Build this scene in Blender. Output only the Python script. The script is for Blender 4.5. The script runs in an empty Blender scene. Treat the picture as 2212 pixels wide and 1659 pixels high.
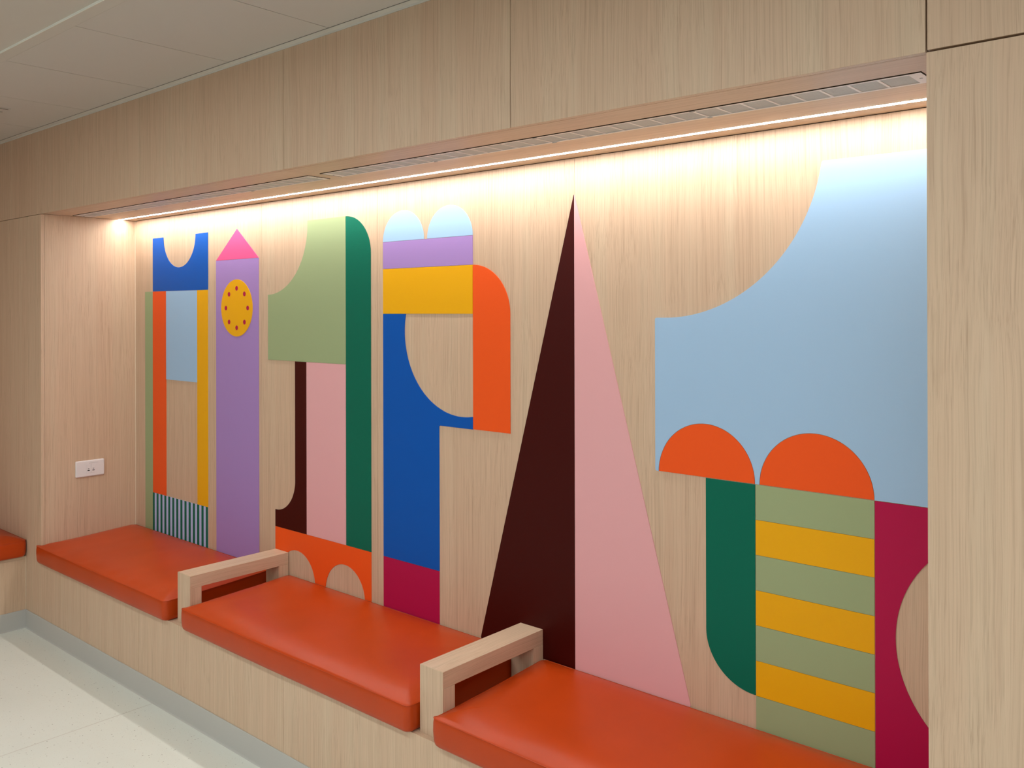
import bpy, bmesh, math, random
from mathutils import Vector, Matrix, noise as mnoise

random.seed(7)
S = bpy.context.scene
COL = S.collection

# ------------------------------------------------------------------ camera
F_Y = 1.8227          # front plane of the panelled wall
B_Y = 2.3155          # back plane of the niche
XL, XR = -4.777, -0.524   # niche ends
SOF = 2.1494          # soffit height
CEIL = 2.578
SEAT = 0.374
EYE = 1.65

cd = bpy.data.cameras.new('camera')
cam = bpy.data.objects.new('camera', cd)
COL.objects.link(cam)
R_ = Vector((0.753219, 0.657765, -0.002453))
U_ = Vector((0.003114, 0.000164, 0.999995))
K_ = Vector((0.657763, -0.753223, -0.001925))
mw = Matrix(((R_.x, U_.x, K_.x, 0), (R_.y, U_.y, K_.y, 0), (R_.z, U_.z, K_.z, EYE), (0, 0, 0, 1)))
cam.matrix_world = mw
cd.sensor_fit = 'HORIZONTAL'
cd.sensor_width = 36
cd.lens = 31.1683
cd.shift_y = -0.073302
cd.clip_start = 0.02
S.camera = cam

# ------------------------------------------------------------------ world and exposure
S.view_settings.view_transform = 'Standard'
S.view_settings.look = 'None'
S.view_settings.exposure = 0.0
S.view_settings.gamma = 1.0
S.view_settings.use_curve_mapping = False
S.cycles.use_denoising = True
S.cycles.max_bounces = 8
S.cycles.diffuse_bounces = 5
S.cycles.sample_clamp_indirect = 6.0

w = bpy.data.worlds.new('world')
S.world = w
w.use_nodes = True
bg = w.node_tree.nodes['Background']
bg.inputs[0].default_value = (0.97, 0.985, 1.0, 1)
bg.inputs[1].default_value = 0.47

LED_STRENGTH = 76.0
PANEL_STRENGTH = 24.0

# ------------------------------------------------------------------ helpers
def lin(c):
    return tuple(((v / 255.0) / 12.92 if v / 255.0 <= 0.04045 else ((v / 255.0 + 0.055) / 1.055) ** 2.4) for v in c)

class MB:
    """collects shapes (world coordinates) for ONE mesh object"""
    def __init__(s):
        s.bm = bmesh.new()
    def box(s, x0, x1, y0, y1, z0, z1, bev=0.0):
        vs = [s.bm.verts.new(p) for p in
              [(x0, y0, z0), (x1, y0, z0), (x1, y1, z0), (x0, y1, z0), (x0, y0, z1), (x1, y0, z1), (x1, y1, z1), (x0, y1, z1)]]
        fs = [s.bm.faces.new([vs[i] for i in f]) for f in
              [(3, 2, 1, 0), (4, 5, 6, 7), (0, 1, 5, 4), (1, 2, 6, 5), (2, 3, 7, 6), (3, 0, 4, 7)]]
        if bev:
            es = set(e for f in fs for e in f.edges)
            bmesh.ops.bevel(s.bm, geom=list(es), offset=bev, segments=2, profile=0.5, affect='EDGES')
        return s
    def prism_y(s, pts, y0, y1):
        """pts are (x, z); y0 is the face towards the room"""
        a = [s.bm.verts.new((x, y0, z)) for x, z in pts]
        b = [s.bm.verts.new((x, y1, z)) for x, z in pts]
        n = len(pts)
        s.bm.faces.new(a)
        s.bm.faces.new(b[::-1])
        for i in range(n):
            s.bm.faces.new((a[i], b[i], b[(i + 1) % n], a[(i + 1) % n]))
        return s
    def cyl(s, c, axis, r, h, n=20, r2=None):
        m = {'X': Matrix.Rotation(math.pi / 2, 4, 'Y'), 'Y': Matrix.Rotation(math.pi / 2, 4, 'X'), 'Z': Matrix()}[axis]
        bmesh.ops.create_cone(s.bm, cap_ends=True, segments=n, radius1=r, radius2=r if r2 is None else r2, depth=h,
                              matrix=Matrix.Translation(c) @ m)
        return s
    def tube(s, pts, r, n=6, closed=False):
        rings = []
        N = len(pts)
        for i, p in enumerate(pts):
            p = Vector(p)
            if closed:
                t = (Vector(pts[(i + 1) % N]) - Vector(pts[i - 1])).normalized()
            else:
                t = (Vector(pts[min(i + 1, N - 1)]) - Vector(pts[max(i - 1, 0)])).normalized()
            up = Vector((0, 0, 1)) if abs(t.z) < .9 else Vector((1, 0, 0))
            a = t.cross(up).normalized(); b = t.cross(a).normalized()
            rings.append([s.bm.verts.new(p + r * (math.cos(k * 2 * math.pi / n) * a + math.sin(k * 2 * math.pi / n) * b)) for k in range(n)])
        for i in range(N if closed else N - 1):
            A, B = rings[i], rings[(i + 1) % N]
            for k in range(n):
                s.bm.faces.new((A[k], A[(k + 1) % n], B[(k + 1) % n], B[k]))
        if not closed:
            s.bm.faces.new(rings[0]); s.bm.faces.new(rings[-1][::-1])
        return s
    def build(s, name, mat, parent=None, smooth=False, origin=None):
        bm = s.bm
        bmesh.ops.recalc_face_normals(bm, faces=bm.faces)
        if origin is None:
            if parent is not None:
                origin = Vector(parent['_org'])
            else:
                xs = [v.co for v in bm.verts]
                origin = Vector(((min(v.x for v in xs) + max(v.x for v in xs)) / 2,
                                 (min(v.y for v in xs) + max(v.y for v in xs)) / 2, min(v.z for v in xs)))
        origin = Vector(origin)
        me = bpy.data.meshes.new(name)
        for v in bm.verts:
            v.co -= origin
        for f in bm.faces:
            f.smooth = smooth
        bm.to_mesh(me); bm.free()
        o = bpy.data.objects.new(name, me)
        COL.objects.link(o)
        if mat:
            me.materials.append(mat)
        if parent is not None:
            o.parent = parent
            o.location = origin - Vector(parent['_org'])
        else:
            o.location = origin
        o['_org'] = tuple(origin)
        return o

def empty(name, loc):
    o = bpy.data.objects.new(name, None)
    COL.objects.link(o)
    o.location = loc
    o.empty_display_size = 0.1
    o['_org'] = tuple(loc)
    return o

def tag(o, label, cat, group=None, kind=None):
    o['label'] = label
    o['category'] = cat
    if group: o['group'] = group
    if kind: o['kind'] = kind
    return o

def struct(o, label=None):
    o['kind'] = 'structure'
    if label: o['label'] = label
    return o

# ------------------------------------------------------------------ materials
def newmat(name):
    m = bpy.data.materials.new(name)
    m.use_nodes = True
    nt = m.node_tree
    return m, nt, nt.nodes['Principled BSDF']

def N(nt, t, **kw):
    n = nt.nodes.new(t)
    for k, v in kw.items():
        setattr(n, k, v)
    return n

def ramp(nt, fac, stops):
    r = N(nt, 'ShaderNodeValToRGB')
    e = r.color_ramp.elements
    e[0].position, e[0].color = stops[0][0], (*stops[0][1], 1)
    e[1].position, e[1].color = stops[-1][0], (*stops[-1][1], 1)
    for p, c in stops[1:-1]:
        k = e.new(p); k.color = (*c, 1)
    nt.links.new(fac, r.inputs[0])
    return r

def mix(nt, a, b, fac, blend='MIX'):
    n = N(nt, 'ShaderNodeMix', data_type='RGBA', blend_type=blend)
    if isinstance(fac, (int, float)): n.inputs[0].default_value = fac
    else: nt.links.new(fac, n.inputs[0])
    for v, i in ((a, 6), (b, 7)):
        if isinstance(v, tuple): n.inputs[i].default_value = (*v, 1)
        else: nt.links.new(v, n.inputs[i])
    return n.outputs[2]

def tex_noise(nt, vec, scale, detail=2.0, rough=0.5):
    n = N(nt, 'ShaderNodeTexNoise')
    n.inputs['Scale'].default_value = scale
    n.inputs['Detail'].default_value = detail
    n.inputs['Roughness'].default_value = rough
    nt.links.new(vec, n.inputs['Vector'])
    return n

def wood(name, axis, tint=1.0, rough=0.48):
    """light oak laminate, straight grain along the given world axis"""
    m, nt, p = newmat(name)
    L = nt.links.new
    geo = N(nt, 'ShaderNodeNewGeometry')
    oi = N(nt, 'ShaderNodeObjectInfo')
    off = N(nt, 'ShaderNodeVectorMath', operation='SCALE'); off.inputs[0].default_value = (7.3, 5.1, 3.7)
    L(oi.outputs['Random'], off.inputs['Scale'])
    add = N(nt, 'ShaderNodeVectorMath', operation='ADD'); L(geo.outputs['Position'], add.inputs[0]); L(off.outputs[0], add.inputs[1])
    pos = add.outputs[0]
    def stretched(k):
        s = {'X': (k, 1, 1), 'Y': (1, k, 1), 'Z': (1, 1, k)}[axis]
        v = N(nt, 'ShaderNodeVectorMath', operation='MULTIPLY'); v.inputs[1].default_value = s
        return v
    # slow waviness of the grain
    s0 = stretched(0.30); L(pos, s0.inputs[0])
    wn = tex_noise(nt, s0.outputs[0], 5.0, 2.0)
    ctr = N(nt, 'ShaderNodeVectorMath', operation='SUBTRACT'); ctr.inputs[1].default_value = (.5, .5, .5); L(wn.outputs['Color'], ctr.inputs[0])
    scl = N(nt, 'ShaderNodeVectorMath', operation='SCALE'); scl.inputs['Scale'].default_value = 0.040; L(ctr.outputs[0], scl.inputs[0])
    wp = N(nt, 'ShaderNodeVectorMath', operation='ADD'); L(pos, wp.inputs[0]); L(scl.outputs[0], wp.inputs[1])
    def g(k, scale, detail, r=.5):
        v = stretched(k); L(wp.outputs[0], v.inputs[0])
        return tex_noise(nt, v.outputs[0], scale, detail, r).outputs['Fac']
    broad = g(.016, 16, 3.0, .6)
    bands = g(.012, 60, 2.0)
    fine = g(.0045, 230, 3.0, .65)
    pores = g(.010, 420, 2.0, .6)
    t = tint
    c1 = tuple(v * t for v in lin((201, 172, 145)))
    c2 = tuple(v * t for v in lin((204, 179, 152)))
    c3 = tuple(v * t for v in lin((203, 175, 148)))
    col = ramp(nt, broad, [(.32, c1), (.50, c3), (.66, c2)]).outputs[0]
    b2 = ramp(nt, bands, [(.30, (.96, .95, .94)), (.55, (1, 1, 1)), (.72, (1.015, 1.015, 1.01))]).outputs[0]
    col = mix(nt, col, b2, 1.0, 'MULTIPLY')
    f2 = ramp(nt, fine, [(.34, (.83, .80, .775)), (.47, (.97, .96, .95)), (.62, (1.03, 1.025, 1.02))]).outputs[0]
    col = mix(nt, col, f2, 0.85, 'MULTIPLY')
    p2 = ramp(nt, pores, [(.34, (.66, .60, .54)), (.44, (1, 1, 1))]).outputs[0]
    col = mix(nt, col, p2, 0.30, 'MULTIPLY')
    L(col, p.inputs['Base Color'])
    p.inputs['Roughness'].default_value = rough
    p.inputs['Specular IOR Level'].default_value = 0.4
    bp = N(nt, 'ShaderNodeBump'); bp.inputs['Strength'].default_value = 0.12; bp.inputs['Distance'].default_value = 0.0006
    L(fine, bp.inputs['Height']); L(bp.outputs[0], p.inputs['Normal'])
    return m

def plain(name, rgb, rough=0.5, spec=0.5, metal=0.0, bump=0.0, bscale=300.0, var=0.0):
    m, nt, p = newmat(name)
    L = nt.links.new
    geo = N(nt, 'ShaderNodeNewGeometry')
    c = lin(rgb)
    if var:
        n = tex_noise(nt, geo.outputs['Position'], 4.0, 3.0)
        r = ramp(nt, n.outputs['Fac'], [(.3, tuple(v * (1 - var) for v in c)), (.7, tuple(v * (1 + var) for v in c))])
        L(r.outputs[0], p.inputs['Base Color'])
    else:
        p.inputs['Base Color'].default_value = (*c, 1)
    p.inputs['Roughness'].default_value = rough
    p.inputs['Specular IOR Level'].default_value = spec
    p.inputs['Metallic'].default_value = metal
    if bump:
        n = tex_noise(nt, geo.outputs['Position'], bscale, 3.0)
        b = N(nt, 'ShaderNodeBump'); b.inputs['Strength'].default_value = bump; b.inputs['Distance'].default_value = 0.001
        L(n.outputs['Fac'], b.inputs['Height']); L(b.outputs[0], p.inputs['Normal'])
    return m

def emit(name, rgb, strength):
    m, nt, p = newmat(name)
    p.inputs['Base Color'].default_value = (.8, .8, .8, 1)
    p.inputs['Emission Color'].default_value = (*rgb, 1)
    p.inputs['Emission Strength'].default_value = strength
    return m

W_Z = wood('oak_laminate_upright', 'Z')
W_X = wood('oak_laminate_lengthwise', 'X')
W_Y = wood('oak_laminate_crosswise', 'Y')
DARK = plain('dark_gap', (60, 48, 38), 0.9, 0.1)
EDGE = plain('pale_edge_band', (214, 196, 170), 0.5)

def paint(n, rgb):
    return plain(n, rgb, 0.44, 0.15, bump=0.05, bscale=900)
P_BLUE = paint('paint_blue', (0, 82, 172))
P_SKY = paint('paint_sky_blue', (158, 190, 220))
P_SAGE = paint('paint_sage', (152, 166, 124))
P_GREEN = paint('paint_green', (0, 100, 78))
P_ORANGE = paint('paint_orange', (234, 86, 28))
P_YELLOW = paint('paint_yellow', (230, 168, 14))
P_PINK = paint('paint_pink', (222, 166, 168))
P_MAROON = paint('paint_maroon', (60, 4, 1))
P_PURPLE = paint('paint_purple', (162, 130, 190))
P_MAGENTA = paint('paint_magenta', (172, 18, 70))
P_ROSE = paint('paint_rose', (236, 88, 140))
P_LAV = paint('paint_lavender', (182, 192, 232))

def leather():
    m, nt, p = newmat('orange_leatherette')
    L = nt.links.new
    geo = N(nt, 'ShaderNodeNewGeometry')
    n = tex_noise(nt, geo.outputs['Position'], 5.0, 3.0)
    c = lin((180, 61, 10))
    r = ramp(nt, n.outputs['Fac'], [(.3, tuple(v * .94 for v in c)), (.7, tuple(v * 1.05 for v in c))])
    L(r.outputs[0], p.inputs['Base Color'])
    p.inputs['Roughness'].default_value = 0.35
    p.inputs['Specular IOR Level'].default_value = 0.27
    v = N(nt, 'ShaderNodeTexVoronoi'); v.inputs['Scale'].default_value = 700; L(geo.outputs['Position'], v.inputs['Vector'])
    b = N(nt, 'ShaderNodeBump'); b.inputs['Strength'].default_value = 0.10; b.inputs['Distance'].default_value = 0.0006
    L(v.outputs['Distance'], b.inputs['Height']); L(b.outputs[0], p.inputs['Normal'])
    return m
LEATHER = leather()

def floor_mat():
    m, nt, p = newmat('speckled_vinyl')
    L = nt.links.new
    geo = N(nt, 'ShaderNodeNewGeometry')
    base = tex_noise(nt, geo.outputs['Position'], 1.6, 3.0)
    col = ramp(nt, base.outputs['Fac'], [(.3, lin((215, 217, 207))), (.7, lin((223, 225, 216)))]).outputs[0]
    def flecks(scale, lo, hi, rgb, amt, thr):
        nonlocal col
        st = N(nt, 'ShaderNodeVectorMath', operation='MULTIPLY'); st.inputs[1].default_value = (1.0, 1.35, 1); L(geo.outputs['Position'], st.inputs[0])
        jn = tex_noise(nt, st.outputs[0], scale * 1.5, 2.0)
        sc = N(nt, 'ShaderNodeVectorMath', operation='SCALE'); sc.inputs['Scale'].default_value = 0.5 / scale; L(jn.outputs['Color'], sc.inputs[0])
        ad = N(nt, 'ShaderNodeVectorMath', operation='ADD'); L(st.outputs[0], ad.inputs[0]); L(sc.outputs[0], ad.inputs[1])
        v = N(nt, 'ShaderNodeTexVoronoi'); v.inputs['Scale'].default_value = scale; L(ad.outputs[0], v.inputs['Vector'])
        mr = N(nt, 'ShaderNodeMapRange'); mr.inputs[1].default_value = lo; mr.inputs[2].default_value = hi; mr.inputs[3].default_value = 1; mr.inputs[4].default_value = 0
        L(v.outputs['Distance'], mr.inputs[0])
        sep = N(nt, 'ShaderNodeSeparateColor'); L(v.outputs['Color'], sep.inputs[0])
        gt = N(nt, 'ShaderNodeMath', operation='GREATER_THAN'); gt.inputs[1].default_value = thr; L(sep.outputs[0], gt.inputs[0])
        mu = N(nt, 'ShaderNodeMath', operation='MULTIPLY'); L(mr.outputs[0], mu.inputs[0]); L(gt.outputs[0], mu.inputs[1])
        m2 = N(nt, 'ShaderNodeMath', operation='MULTIPLY'); m2.inputs[1].default_value = amt; L(mu.outputs[0], m2.inputs[0])
        col = mix(nt, col, lin(rgb), m2.outputs[0])
    flecks(60, .12, .20, (128, 122, 108), .65, .80)
    flecks(130, .14, .24, (170, 160, 146), .5, .78)
    flecks(38, .06, .10, (96, 92, 82), .75, .78)
    flecks(240, .15, .28, (186, 172, 152), .4, .85)
    # welded sheet joint
    L(col, p.inputs['Base Color'])
    p.inputs['Roughness'].default_value = 0.38
    p.inputs['Specular IOR Level'].default_value = 0.4
    return m
FLOOR = floor_mat()
CEILM = plain('mineral_ceiling', (196, 192, 184), 0.9, 0.15, bump=0.15, bscale=600)
CEILP = plain('painted_plasterboard', (196, 192, 182), 0.85, 0.2)
WHITE_TRIM = plain('white_powder_coat', (226, 230, 222), 0.35, 0.5)
BEAD = plain('white_edge_bead', (244, 248, 240), 0.3, 0.5)
BASEB = plain('grey_coved_vinyl', (183, 181, 175), 0.45, 0.4, bump=0.05)
GRILLE = plain('silver_grey_aluminium', (226, 218, 212), 0.42, 0.5, 0.0)
LOUVRE = plain('louvre_grey', (190, 188, 182), 0.5, 0.3)
GRILLE_IN = plain('grille_cavity', (120, 114, 106), 0.8, 0.2)
SOCKET = plain('white_socket_plastic', (226, 220, 218), 0.32, 0.5)
SOCKET_LINE = plain('socket_joint_grey', (172, 167, 164), 0.5)
PORT = plain('port_black', (30, 28, 28), 0.5)
GREYWALL = plain('off_white_wall', (214, 210, 200), 0.8, 0.2)
LED = emit('warm_led', (1.0, 0.965, 0.935), LED_STRENGTH)
PANEL_EMIT = emit('ceiling_lamp_diffuser', (0.93, 1.0, 1.0), PANEL_STRENGTH)

# ------------------------------------------------------------------ room shell
RX0, RX1, RY0 = -5.46, 1.40, -3.2
o = MB().box(RX0, RX1, RY0, F_Y + .1, -.08, 0).build('floor', FLOOR); struct(o, 'pale speckled vinyl floor')
MB().box(-3.6015, -3.5985, RY0, F_Y - .001, 0.0, 0.0004).build('weld_line', plain('vinyl_weld', (200, 195, 184), .5), o)

T = .018
G = .0009
# wall in front: upper fascia panels and the two flanking piers
core = MB().box(RX0, RX1, F_Y + T + .002, F_Y + .06, SOF + .02, CEIL + .03) \
    .box(RX0, XL - T - .004, F_Y + T + .002, B_Y + .05, 0, SOF + .02).box(XR + T + .004, RX1, F_Y + T + .002, B_Y + .05, 0, SOF + .02) \
    .build('wall_front', DARK)
struct(core, 'oak panelled wall around the seating niche')
seams = [-4.7765, -3.7185, -2.6595, -1.5960]
def panel(x0, x1, z0, z1, g0=G, g1=G):
    MB().box(x0 + g0, x1 - g1, F_Y, F_Y + T, z0, z1, .0006).build('panel', W_Z, core)
xs = [RX0 + .002] + seams + [XR]
for a, b in zip(xs, xs[1:]):
    panel(a, b, SOF, CEIL - .006, G, G if b != XR else .0018)
panel(XR, XR + 1.2, SOF + .0035, CEIL - .006, .0018, G)
panel(XR + 1.2, RX1, SOF + .0035, CEIL - .006)
panel(RX0 + .002, XL, 0, SOF - .0022, G, 0)
panel(XR, XR + 1.2, 0, SOF - .001, 0, G)
panel(XR + 1.2, RX1, 0, SOF - .001)

# niche walls
core = MB().box(XL - T, XR + T, B_Y + T + .001, B_Y + .06, 0, SOF + .03).build('wall_back', DARK); struct(core, 'oak panelled back wall of the niche')
bs = [XL, -3.5510, -2.7360, -1.7500, XR]
for a, b in zip(bs, bs[1:]):
    MB().box(a + .0005, b - .0005, B_Y, B_Y + T, SEAT - .1, SOF - .002, .0004).build('panel', W_Z, core)
o = MB().box(XL - T, XL, F_Y + T + .0008, B_Y - .0005, SEAT - .1, SOF - .001).build('wall_left', W_Z); struct(o, 'oak end wall of the niche')
MB().box(XL - .0002, XL + .0030, B_Y - .0040, B_Y, SEAT, SOF - .002).build('corner_bead', EDGE, o)
o = MB().box(XR, XR + T, F_Y + T + .0008, B_Y - .0005, SEAT - .1, SOF - .001).build('wall_right', W_Z); struct(o, 'oak right end wall of the niche')
o = MB().box(RX0 - .1, RX0, RY0, B_Y, 0, CEIL + .05).build('wall_side', W_Z); struct(o, 'oak panelled side wall')

# soffit (trim_1) with slots for two grilles and the lamp groove
GY0, GY1 = 1.962, 2.066
LY0, LY1 = 2.2195, 2.2405
def soffit(x0, x1, gx0, gx1):
    b = MB()
    z0, z1 = SOF, SOF + T
    y0 = F_Y + T + .0015
    b.box(x0, x1, y0, GY0, z0, z1).box(x0, x1, GY1, LY0, z0, z1).box(x0, x1, LY1, B_Y + .002, z0, z1)
    b.box(x0, gx0, GY0, GY1, z0, z1).box(gx1, x1, GY0, GY1, z0, z1)
    return b
sof = soffit(XL + .0005, -2.6808, -4.742, -2.710).build('trim_1', W_X); struct(sof, 'oak soffit panel of the niche, left half')
sof2 = soffit(-2.6795, XR - .0005, -2.642, -.574).build('trim_2', W_X); struct(sof2, 'oak soffit panel of the niche, right half')
o = MB().box(XL - T, XR + T, F_Y + T + .004, B_Y + .01, SOF + .075, SOF + .09).build('trim_3', DARK); struct(o, 'dark void above the soffit')

# ceiling
c = MB().box(RX0 - .1, RX1, RY0, 1.190, CEIL + .007, CEIL + .06).build('ceiling', CEILP); struct(c, 'plasterboard ceiling and tiled border')
b = MB().box(RX0, RX1, 1.190, 1.236, CEIL, CEIL + .05)
b.build('border_strip', CEILP, c)
MB().box(RX0, RX1, 1.1885, 1.190, CEIL - .0006, CEIL + .008).build('edge_bead', BEAD, c)
MB().box(RX0, RX1, 1.19, F_Y + .05, CEIL + .016, CEIL + .06).build('backing', DARK, c)
tx = -2.9605
k0 = -5
edges = [tx + .6 * k for k in range(-5, 9)]
for a, bb in zip(edges, edges[1:]):
    a2, b2 = max(a, RX0), min(bb, RX1)
    if b2 - a2 < .05: continue
    t = MB()
    t.box(a2 + .0017, b2 - .0017, 1.2365, 1.7915, CEIL, CEIL + .015, .0)
    t.build('ceiling_tile', CEILM, c)
o = MB().box(RX0, RX1, 1.7965, F_Y, CEIL, CEIL + .0015).box(RX0, RX1, F_Y - .002, F_Y, CEIL - .006, CEIL) \
    .build('trim_4', plain('pale_wall_angle', (206, 203, 194), .5)); struct(o, 'white metal angle where ceiling meets wall')

# ------------------------------------------------------------------ ceiling lamps out of view (they light the room)
def ceiling_lamp(x, y, lab, first=[]):
    z = CEIL + .007
    if not first:
        r = empty('ceiling_lamp', (x, y, z))
        MB().box(x - .62, x + .62, y - .11, y - .10, z - .012, z).box(x - .62, x + .62, y + .10, y + .11, z - .012, z) \
            .box(x - .62, x - .61, y - .10, y + .10, z - .012, z).box(x + .61, x + .62, y - .10, y + .10, z - .012, z).build('frame', WHITE_TRIM, r)
        MB().box(x - .61, x + .61, y - .10, y + .10, z - .008, z - .002).build('diffuser', PANEL_EMIT, r)
        first.append(r)
    else:
        r = first[0].copy(); COL.objects.link(r); r.location = (x, y, z)
        for ch in list(first[0].children):
            k = ch.copy(); COL.objects.link(k); k.parent = r
    tag(r, lab, 'ceiling light', 'linear ceiling lamps')
    return r
rows = [(-3.5, 'left one'), (-1.55, 'middle one'), (.4, 'right one')]
for x, nm in rows:
    ceiling_lamp(x, .35, 'white linear ceiling lamp, row nearest the niche, ' + nm)
for x, nm in rows:
    ceiling_lamp(x, -1.5, 'white linear ceiling lamp, back row, ' + nm)

# ------------------------------------------------------------------ LED strip
r = empty('led_strip', (-2.65, 2.23, SOF))
MB().box(XL + .004, XR - .004, LY0, LY0 + .0012, SOF - .0004, SOF + .010).box(XL + .004, XR - .004, LY1 - .0012, LY1, SOF - .0004, SOF + .010) \
    .box(XL + .004, XR - .004, LY0, LY1, SOF + .009, SOF + .011).build('channel', GRILLE, r)
MB().box(XL + .004, XR - .004, LY0 + .0014, LY1 - .0014, SOF - .0006, SOF + .004).build('diffuser', LED, r)
tag(r, 'long bright warm white strip light recessed in the niche soffit', 'strip light')

# ------------------------------------------------------------------ air grilles
def grille(x0, x1, label):
    r = empty('air_grille', ((x0 + x1) / 2, (GY0 + GY1) / 2, SOF))
    y0, y1 = GY0 + .0050, GY1 - .0008
    z0, z1 = SOF - .0012, SOF + .004
    fw = .010; ew = .030
    b = MB()
    b.box(x0 + .003, x1 - .003, y0, y0 + fw, z0, z1).box(x0 + .003, x1 - .003, y1 - fw * .8, y1, z0, z1)
    b.box(x0 + .003, x0 + ew, y0 + fw, y1 - fw * .8, z0, z1).box(x1 - ew, x1 - .003, y0 + fw, y1 - fw * .8, z0, z1)
    b.build('frame', GRILLE, r)
    MB().box(x0 + .001, x1 - .001, y0 - .0022, y0 - .0002, SOF - .0016, SOF + .010).box(x1 - .0026, x1 - .0006, y0, y1, SOF - .0016, SOF + .010) \
        .box(x0 + .0006, x0 + .0026, y0, y1, SOF - .0016, SOF + .010).build('gap_shadow_strip', DARK, r)  # added dark strips painting in the shadowed gap along the frame's front and ends
    b = MB(); n = 13; a0, a1 = y0 + fw, y1 - fw * .8
    for i in range(n):
        yc = a0 + (i + .5) * (a1 - a0) / n
        b.box(x0 + ew, x1 - ew, yc - .0024, yc + .0024, SOF + .0008, SOF + .006)
    b.build('louvre', LOUVRE, r)
    k = max(1, round((x1 - x0 - 2 * ew) / .0645)); st = (x1 - x0 - 2 * ew) / k
    xc = x0 + ew + st
    cb = MB().box(xc - .0030, xc + .0030, a0, a1, SOF - .0006, SOF + .005).build('crossbar', GRILLE, r)
    for i in range(2, k):
        c_ = cb.copy(); COL.objects.link(c_); c_.parent = r
        c_.location = cb.location + Vector(((i - 1) * st, 0, 0))
    MB().box(x0 + .001, x1 - .001, GY0 + .0005, GY1 - .0005, SOF + .022, SOF + .024).build('backing', GRILLE_IN, r)
    for xc in (x0 + .016, x1 - .016):
        MB().cyl((xc, (y0 + y1) / 2, z0 - .0004), 'Z', .0035, .0012, 14).build('screw', SOCKET_LINE, r)
    return tag(r, label, 'air grille', 'slatted air grilles in the niche soffit'), y0, y1
g1, gy0, gy1 = grille(-4.742, -2.710, 'slatted grey air grille in the soffit, farther one ending above the striped castle panel side')
g2, _, _ = grille(-2.642, -.574, 'slatted grey air grille in the soffit, nearer and larger one reaching the right pier')
g1['label'] = 'slatted grey soffit air grille at the far left, over the castle and clock tower'
g2['label'] = 'slatted grey soffit air grille nearest the camera, reaching the right end of the niche'
for r, xsx in ((g1, (-4.244, -3.735, -3.225)), (g2, (-2.136, -1.632, -1.120))):
    for xc in xsx:
        for yc in (gy0 + .003, gy1 - .003):
            MB().box(xc - .006, xc + .006, yc - .003, yc + .003, SOF - .0028, SOF - .0010).build('clip', SOCKET_LINE, r)

# small slotted fitting in the tiled ceiling
r = empty('ceiling_vent', (-4.55, 1.395, CEIL))
MB().box(-4.700, -4.385, 1.235, 1.545, CEIL - .004, CEIL - .0002, .001).build('plate', CEILM, r)
for i in range(4):
    x = -4.388 - .004 - i * .072
    MB().box(x - .006, x, 1.27, 1.538, CEIL - .0046, CEIL - .0038).build('slot', DARK, r)
tag(r, 'small slotted white fitting set in the far ceiling tile', 'vent')

# ------------------------------------------------------------------ bench
BX0 = -4.972
b = empty('bench', ((BX0 + XR) / 2, 2.05, 0))
px = [BX0, -3.7350, -2.6660, -1.60, XR, RX1]
for a, c_ in zip(px, px[1:]):
    if c_ == RX1: break
    lo = XL + .0006 if a == BX0 else a
    MB().box(lo + (G if a != BX0 else 0), c_ - G, F_Y - .0006, F_Y + T - .003, .0945, SEAT, .0005).build('front_panel', W_Z, b)
MB().box(XL + .0005, XR - .0005, F_Y + T - .0025, B_Y - .0005, SEAT - .0145, SEAT, .0004).build('seat_board', W_X, b)
tag(b, 'long built-in light oak bench running the whole width of the niche', 'bench')

# bench along the left, meeting at the inner corner
b = empty('bench', ((RX0 + BX0) / 2, .6, 0))
MB().box(BX0 - T, BX0, -.6, F_Y - .001, .0945, SEAT - .0150, .0005).build('front_panel', W_Z, b)
MB().box(RX0 + .001, BX0, -.6, F_Y - .001, SEAT - .0145, SEAT, .0008).build('seat_board', W_Y, b)
MB().box(RX0 + .001, BX0, -.6 , -.582, 0.0, SEAT - .0150).build('end_panel', W_Z, b)
tag(b, 'light oak bench at the left frame edge, turned towards the room corner', 'bench')
MB().box(BX0 - .0005, BX0 + .0028, F_Y - .0035, F_Y - .0007, .096, SEAT).build('corner_bead', EDGE, b)

# skirtings
def coved(name, seg, parent=None):
    b = MB(); b.box(*seg); return b.build(name, BASEB)
bb = MB(); h = .0950
prof = [(0, 0), (-.0075, 0), (-.0065, .0015), (-.0050, .0035), (-.0040, .008), (-.0036, h - .002), (-.003, h), (0, h)]
def extrude_x(x0, x1, y, mat, name):
    m = MB()
    A = [m.bm.verts.new((x0, y + p[0], p[1])) for p in prof]; B = [m.bm.verts.new((x1, y + p[0], p[1])) for p in prof]
    n = len(prof); m.bm.faces.new(A); m.bm.faces.new(B[::-1])
    for i in range(n): m.bm.faces.new((A[i], B[i], B[(i + 1) % n], A[(i + 1) % n]))
    return m.build(name, mat)
def extrude_y(y0, y1, x, mat, name):
    m = MB()
    A = [m.bm.verts.new((x - p[0], y0, p[1])) for p in prof]; B = [m.bm.verts.new((x - p[0], y1, p[1])) for p in prof]
    n = len(prof); m.bm.faces.new(A); m.bm.faces.new(B[::-1])
    for i in range(n): m.bm.faces.new((A[i], B[i], B[(i + 1) % n], A[(i + 1) % n]))
    return m.build(name, mat)
struct(extrude_x(BX0 + .0045, RX1, F_Y - .0008, BASEB, 'baseboard_front'), 'blue-grey coved skirting below the bench')
struct(extrude_y(-.6, F_Y - .004, BX0 + .0002, BASEB, 'baseboard_left'), 'blue-grey coved skirting below the left bench')

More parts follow.
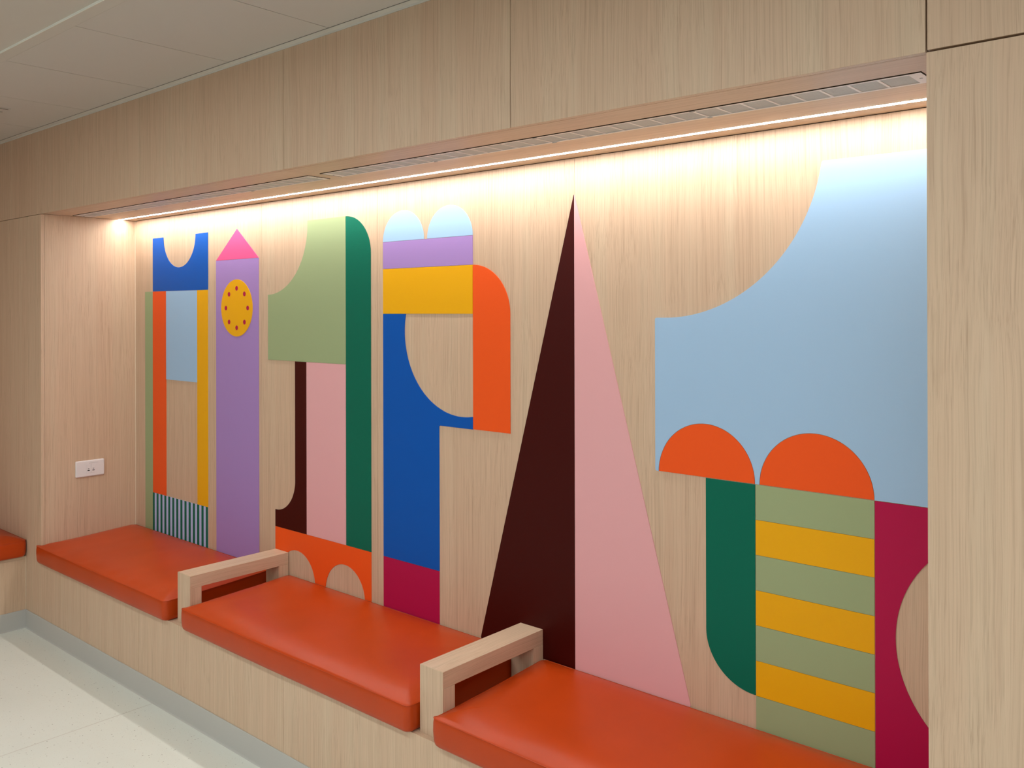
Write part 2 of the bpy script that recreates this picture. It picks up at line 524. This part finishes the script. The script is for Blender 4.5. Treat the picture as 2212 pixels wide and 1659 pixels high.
# ------------------------------------------------------------------ cushions
def cushion(name, x0, x1, y0, y1, label, flare=0.0, seed=0, long_axis='X'):
    z0, z1, r = SEAT + .0003, SEAT + .0850, .022
    bm = bmesh.new()
    nx = max(8, int((x1 - x0) / .03)); ny = max(8, int((y1 - y0) / .03)); nc = 6
    def outline(s):
        X0, X1, Y0, Y1 = x0 + s, x1 - s, y0 + s, y1 - s
        rr = max(r - s * .35, .004)
        pts = []
        def arc(cx, cy, a0):
            for i in range(nc + 1):
                a = a0 + math.pi / 2 * i / nc
                pts.append((cx + rr * math.cos(a), cy + rr * math.sin(a)))
        def line(p, q, n):
            for i in range(1, n):
                pts.append((p[0] + (q[0] - p[0]) * i / n, p[1] + (q[1] - p[1]) * i / n))
        arc(X0 + rr, Y0 + rr, math.pi); line((X0 + rr, Y0), (X1 - rr, Y0), nx)
        arc(X1 - rr, Y0 + rr, -math.pi / 2); line((X1, Y0 + rr), (X1, Y1 - rr), ny)
        arc(X1 - rr, Y1 - rr, 0); line((X1 - rr, Y1), (X0 + rr, Y1), nx)
        arc(X0 + rr, Y1 - rr, math.pi / 2); line((X0, Y1 - rr), (X0, Y0 + rr), ny)
        return pts
    W = min(x1 - x0, y1 - y0) / 2
    stages = [(.016, z0), (.007, z0 + .002), (.002, z0 + .008), (0.0, z0 + .020), (-.0015, z0 + .045), (-.001, z0 + .07), (0.0005, z1 - .002), (.0014, z1 - .0002)]
    H = .030
    for s in (.004, .009, .016, .026, .038, .052, .070, .09, .12, .15, .18, .21):
        if s < W - .02:
            stages.append((s, z1 + H * (1 - math.exp(-(s / .052) ** 1.25))))
    sd = Vector((seed * 3.1, seed * 1.7, 0))
    def deform(x, y, z, s):
        if s > .003 and z > z0 + .05:
            f = min(1, s / .05)
            n1 = mnoise.noise(Vector((x * 2.2, y * 2.6, 0)) + sd)
            n2 = mnoise.noise(Vector((x * 9, y * 9, 3)) + sd)
            z += f * (n1 * .0045 + n2 * .0012)
            # gathers that fade inwards from the front seam
            e = math.exp(-((s - .03) / .03) ** 2)
            z += e * .0016 * mnoise.noise(Vector((x * 26, y * 26, 5)) + sd)
        if z > z0 + .04 and long_axis == 'X':
            z += .022 * max(0.0, (y - y0) / (y1 - y0)) ** 1.5
        if s <= .003:
            y_ = mnoise.noise(Vector((x * 5, y * 5, z * 6)) + sd) * .0018
            if long_axis == 'X' and y < y0 + .01: y += y_
        if flare and y < F_Y - .002 and x < x0 + .06:
            k = max(0, min(1, (F_Y - .002 - y) / .012)) * max(0, 1 - (x - x0) / .06)
            x -= flare * k
        if long_axis == 'X' and y < y0 + .05:
            y += .003 * mnoise.noise(Vector((x * 1.6, 0, 0)) + sd)
            if z > z0 + .03 and s <= .003: z += .003 * mnoise.noise(Vector((x * 3.0, 7, 0)) + sd)
        return (x, y, z)
    prev = None
    first = None
    for s, z in stages:
        ring = [bm.verts.new(deform(x, y, z, s)) for x, y in outline(s)]
        if prev is None:
            first = ring
            bm.faces.new(ring[::-1])
        else:
            n = len(ring)
            for i in range(n):
                bm.faces.new((prev[i], prev[(i + 1) % n], ring[(i + 1) % n], ring[i]))
        prev = ring
    ctr = sum((v.co for v in prev), Vector()) / len(prev)
    # close the crown: bridge the long sides with a grid fill fallback
    f = bm.faces.new(prev)
    bmesh.ops.triangulate(bm, faces=[f])
    m = MB(); m.bm.free(); m.bm = bm
    o = m.build(name, LEATHER, None, smooth=True, origin=((x0 + x1) / 2, (y0 + y1) / 2, z0))
    pts = [deform(x, y, z1 - .0005, .0005) for x, y in outline(-.0002)]
    MB().tube(pts, .0011, 6, True).build('seam', LEATHER, o, smooth=True)
    tag(o, label, 'cushion', 'orange seat cushions')
    return o
CY0, CY1 = 1.800, 2.3085
cushion('seat_cushion', XL + .004, -3.470, CY0, CY1, 'orange leather seat cushion against the end wall with the socket, beneath the blue castle', .032, 1)
cushion('seat_cushion', -3.336, -1.992, CY0, CY1, 'orange leather seat cushion between the two wooden armrests', .012, 2)
cushion('seat_cushion', -1.881, XR - .006, CY0, CY1, 'orange leather seat cushion nearest the camera, beneath the pink and maroon spire', .012, 3)
cushion('seat_cushion', RX0 + .006, -4.950, -.59, F_Y - .004, 'orange leather seat cushion cut off by the left frame edge, on the corner bench', 0, 4, 'Y')

# ------------------------------------------------------------------ armrests
def armrest(x0, label):
    x1 = x0 + .0985
    y0, y1 = 1.8425, 2.3120
    r = empty('armrest', ((x0 + x1) / 2, (y0 + y1) / 2, SEAT))
    MB().box(x0, x1, y0 + .0012, y1, .5285, .5790, .0006).build('rail', W_Y, r)
    MB().box(x0, x1, y0 + .0012, 1.893, SEAT + .0002, .5280, .0005).build('front_post', W_Z, r)
    MB().box(x0, x1, 2.262, y1, SEAT + .0002, .5280, .0005).build('rear_post', W_Z, r)
    MB().box(x0, x1, y0, y0 + .0008, SEAT + .0002, .5786, .0).build('front_veneer', W_Z, r)
    return tag(r, label, 'armrest', 'light oak armrests on the bench')
armrest(-3.4385, 'light oak bridge-shaped armrest on the bench, farther one below the arched tower')
armrest(-1.9830, 'light oak bridge-shaped armrest on the bench, nearer one below the maroon spire')

# ------------------------------------------------------------------ socket on the end wall
r = empty('usb_socket', (XL, 2.0655, .822))
yc, zc = 2.0655, .8222
def rrect_yz(m, y0, y1, z0, z1, x0, x1, rad, cham=0.0):
    pts = []
    for cy, cz, a0 in ((y1 - rad, z1 - rad, 0), (y0 + rad, z1 - rad, 90), (y0 + rad, z0 + rad, 180), (y1 - rad, z0 + rad, 270)):
        for i in range(5):
            a = math.radians(a0 + i * 22.5)
            pts.append((cy + rad * math.cos(a), cz + rad * math.sin(a), math.cos(a), math.sin(a)))
    A = [m.bm.verts.new((x0, p[0], p[1])) for p in pts]
    Bq = [m.bm.verts.new((x1 - cham, p[0], p[1])) for p in pts]
    C = [m.bm.verts.new((x1, p[0] - cham * p[2], p[1] - cham * 1.6 * p[3])) for p in pts]
    n = len(pts)
    for P, Q in ((A, Bq), (Bq, C)):
        for i in range(n): m.bm.faces.new((P[i], P[(i + 1) % n], Q[(i + 1) % n], Q[i]))
    m.bm.faces.new(A[::-1]); m.bm.faces.new(C)
    return m
rrect_yz(MB(), yc - .074, yc + .074, zc - .0425, zc + .0425, XL + .0002, XL + .010, .006, .0028).build('plate', SOCKET, r)
for dy0, dy1 in ((-.0225, .0026), (.0034, .0285)):
    md = rrect_yz(MB(), yc + dy0, yc + dy1, zc - .0240, zc + .0240, XL + .0101, XL + .0112, .001, .0004).build('module', SOCKET, r)
    m_ = yc + (dy0 + dy1) / 2 + (0.0 if dy0 < 0 else -.0003)
    MB().box(XL + .0111, XL + .0116, m_ - .0058, m_ + .0058, zc - .0133, zc - .0088).build('port', PORT, md)
    MB().box(XL + .0111, XL + .0116, m_ - .0036, m_ + .0036, zc - .0036, zc - .0008).build('port', PORT, md)
MB().box(XL + .0100, XL + .0106, yc + .0026, yc + .0034, zc - .0240, zc + .0240).build('joint', SOCKET_LINE, r)
MB().box(XL + .0100, XL + .0104, yc - .008, yc + .040, zc + .0270, zc + .0282).build('slot', SOCKET_LINE, r)
tag(r, 'white double usb charging socket plate on the oak end wall above the far cushion', 'socket')

# ------------------------------------------------------------------ mural pieces (2 mm laminate on the back wall)
MY0, MY1 = B_Y - .0022, B_Y - .0002
def arc(cx, cz, r, a0, a1, n=40):
    return [(cx + r * math.cos(math.radians(a0 + (a1 - a0) * i / n)), cz + r * math.sin(math.radians(a0 + (a1 - a0) * i / n))) for i in range(n + 1)]
GAP = .00055
def inset(pts, d):
    # drop duplicates, orient CCW, move every edge inwards by d
    q = []
    for p in pts:
        if not q or (abs(p[0] - q[-1][0]) + abs(p[1] - q[-1][1])) > 1e-5: q.append(p)
    if abs(q[0][0] - q[-1][0]) + abs(q[0][1] - q[-1][1]) < 1e-5: q.pop()
    A = sum(q[i][0] * q[(i + 1) % len(q)][1] - q[(i + 1) % len(q)][0] * q[i][1] for i in range(len(q)))
    if A < 0: q.reverse()
    out = []
    n = len(q)
    for i in range(n):
        p0, p1, p2 = Vector(q[i - 1]), Vector(q[i]), Vector(q[(i + 1) % n])
        a = (p1 - p0).normalized(); b_ = (p2 - p1).normalized()
        n1 = Vector((-a.y, a.x)); n2 = Vector((-b_.y, b_.x))
        bis = n1 + n2
        if bis.length < 1e-4: bis = n1
        k = d / max(.35, (bis.normalized()).dot(n1))
        v = p1 + bis.normalized() * k
        out.append((v.x, v.y))
    return out
def piece(parent, name, mat, pts, y0=MY0, y1=MY1, gap=GAP):
    return MB().prism_y(inset(pts, gap), y0, y1).build(name, mat, parent)
def rect(x0, x1, z0, z1): return [(x0, z0), (x1, z0), (x1, z1), (x0, z1)]
BOT = .4795

# castle with the bitten top
r = empty('mural_castle', (-4.34, B_Y, BOT))
piece(r, 'side_strip', P_SAGE, rect(-4.663, -4.578, BOT, 1.757))
piece(r, 'battlement', P_BLUE, [(-4.577, 1.757), (-4.0165, 1.757), (-4.0165, 2.0415)] + arc(-4.2985, 2.0415, .1635, 0, -180, 48) + [(-4.577, 2.0415)])
piece(r, 'pillar', P_ORANGE, rect(-4.578, -4.4345, .6815, 1.757))['label'] = 'orange upright'
piece(r, 'window_panel', P_SKY, rect(-4.4345, -4.1200, 1.293, 1.757))
piece(r, 'pillar', P_YELLOW, rect(-4.1200, -4.0185, .6815, 1.757))['label'] = 'yellow upright'
sb = piece(r, 'striped_base', P_LAV, rect(-4.580, -4.0195, BOT, .6815), MY0 + .0004)
sw = (4.580 - 4.0195) / 27
for i in range(0, 27, 2):
    x = -4.580 + i * sw
    piece(sb, 'stripe', P_GREEN, rect(x, x + sw, BOT, .6815), MY0, MY0 + .0003, .0002)
tag(r, 'flat mural castle in the far left corner, blue bitten battlement and striped foot', 'wall mural', 'painted mural shapes on the niche wall')

# clock tower
r = empty('mural_clock_tower', (-3.755, B_Y, BOT))
piece(r, 'tower', P_PURPLE, rect(-3.942, -3.5725, BOT, 1.8975))
piece(r, 'roof', P_ROSE, [(-3.942, 1.8975), (-3.5715, 1.8975), (-3.755, 2.0425)])
cf = piece(r, 'clock_face', P_YELLOW, arc(-3.757, 1.666, .1358, 0, 360, 72)[:-1], MY0 - .0012, MY0 - .0001, 0)
for k in range(8):
    a = math.radians(k * 45)
    piece(cf, 'dot', P_MAGENTA, arc(-3.7555 + .0938 * math.cos(a), 1.6655 + .0938 * math.sin(a), .0112, 0, 360, 24)[:-1], MY0 - .0017, MY0 - .0013, 0)
tag(r, 'flat mural clock tower, purple with pink pointed roof and yellow dotted dial', 'wall mural', 'painted mural shapes on the niche wall')

# tower with the arched foot
r = empty('mural_tower', (-3.11, B_Y, BOT))
piece(r, 'overhang', P_SAGE, [(-3.4985, 1.429), (-2.9345, 1.429), (-2.9345, 2.0435), (-3.1985, 2.0435)] + arc(-3.4985, 2.0255, .300, 0, -90, 48))
piece(r, 'column', P_GREEN, [(-2.9345, .680), (-2.775, .680)] + arc(-2.9345, 1.8838, .1595, 0, 90, 32))
piece(r, 'column', P_PINK, rect(-3.2075, -2.9355, .680, 1.429))['label'] = 'pink band'
piece(r, 'bracket', P_MAROON, [(-3.443, .680), (-3.2075, .680), (-3.2075, 1.429), (-3.2915, 1.429)] + arc(-3.4385, .9035, .147, 0, -90, 32) + [(-3.443, .7565)])
sp = .467
foot = [(-3.443, BOT), (-3.443, .680), (-2.775, .680), (-2.775, BOT)]
aa = math.degrees(math.asin((BOT - sp) / .130))
foot += arc(-2.945, sp, .130, aa, 180 - aa, 40) + arc(-3.278, sp, .130, aa, 180 - aa, 40)
piece(r, 'arched_foot', P_ORANGE, foot)
tag(r, 'flat mural tower in sage, pink and green standing on an orange foot with two arches', 'wall mural', 'painted mural shapes on the niche wall')

# tower with twin pale domes
r = empty('mural_domed_tower', (-2.4, B_Y, BOT))
piece(r, 'dome', P_SKY, arc(-2.5815, 1.9225, .1185, 0, 180, 40))
piece(r, 'dome', P_SKY, arc(-2.3270, 1.9225, .1190, 0, 180, 40))
piece(r, 'band', P_PURPLE, rect(-2.700, -2.208, 1.8160, 1.9225))['label'] = 'purple band'
piece(r, 'band', P_YELLOW, rect(-2.700, -2.208, 1.6385, 1.8160))['label'] = 'yellow band'
piece(r, 'side_arch', P_ORANGE, [(-2.208, 1.2225), (-2.029, 1.2225)] + arc(-2.208, 1.637, .179, 0, 90, 32))
cx_, cz_, rr_ = -2.264, 1.572, .309
a_top = math.degrees(math.atan2(1.6385 - cz_, -2.5655 - cx_)); a_end = 270 + math.degrees(math.asin((-2.208 - cx_) / rr_))
piece(r, 'shaft', P_BLUE, [(-2.700, .6785), (-2.3825, .6785), (-2.3825, 1.2180), (-2.3795, 1.2215), (-2.208, 1.2215)] + arc(cx_, cz_, rr_, a_end, (a_top + 360) % 360, 56) + [(-2.700, 1.6385)])
piece(r, 'foot', P_MAGENTA, rect(-2.700, -2.3830, BOT, .6785))
tag(r, 'flat mural tower with two pale blue domes, orange side arch and blue shaft', 'wall mural', 'painted mural shapes on the niche wall')

# spire, left half in maroon paint and right half in pink paint
r = empty('mural_spire', (-1.7505, B_Y, BOT))
piece(r, 'maroon_half', P_MAROON, [(-1.7505, 2.0280), (-1.7520, 2.0285), (-1.7550, 2.0200), (-2.1720, BOT + .006), (-2.1700, BOT), (-1.7505, BOT)])['label'] = 'maroon half'
piece(r, 'pink_half', P_PINK, [(-1.7505, 2.0280), (-1.7505, BOT), (-1.3270, BOT), (-1.3250, BOT + .006), (-1.7460, 2.0190), (-1.7480, 2.0280)])['label'] = 'pink half'
tag(r, 'flat mural spire, tall thin triangle half maroon and half pink', 'wall mural', 'painted mural shapes on the niche wall')

# big blue tree-like tower
r = empty('mural_striped_tower', (-.98, B_Y, .475))
XE = XR - .0006
top = [(-1.4400, 1.1632), (-1.4320, 1.1632)] + arc(-1.2760, 1.1632, .156, 180, 0, 48) + arc(-.9500, 1.1632, .1567, 180, 0, 48) + [(XE, 1.1632), (XE, 2.0460), (-.9270, 2.0460)]
c0, c1, cr = -1.410, 2.115, .487
a0 = math.degrees(math.asin((2.0400 - c1) / cr))
top += arc(c0, c1, cr, a0, -90, 64) + [(-1.4400, 1.6280), (-1.4445, 1.6240), (-1.4445, 1.1670)]
piece(r, 'sky_panel', P_SKY, top, gap=.0004)
piece(r, 'half_dome', P_ORANGE, arc(-1.2760, 1.1632, .156, 0, 180, 48), gap=.0009)
piece(r, 'half_dome', P_ORANGE, arc(-.9500, 1.1632, .1567, 0, 180, 48), gap=.0009)
piece(r, 'side_post', P_GREEN, [(-1.1195, 1.1625), (-1.2740, 1.1625)] + arc(-1.1195, .728, .1545, 180, 270, 32))
for i in range(7):
    zt = 1.1625 - i * .0983
    piece(r, 'stripe', (P_SAGE, P_YELLOW)[i % 2], rect(-1.1190, -.7935, zt - .0983, zt))['label'] = ('sage band', 'yellow band')[i % 2]
nt_ = [(-.7930, 1.1625), (XE, 1.1625)]
dx = XE + .438; ang = math.degrees(math.acos(dx / .304))
nt_ += arc(-.438, .824, .304, ang, 360 - ang, 48) + [(XE, .475), (-.7930, .475)]
piece(r, 'notched_post', P_MAGENTA, nt_)
tag(r, 'flat mural tower at the right end, large pale blue top over sage and yellow bands', 'wall mural', 'painted mural shapes on the niche wall')

for o in list(S.objects):
    if '_org' in o.keys(): del o['_org']
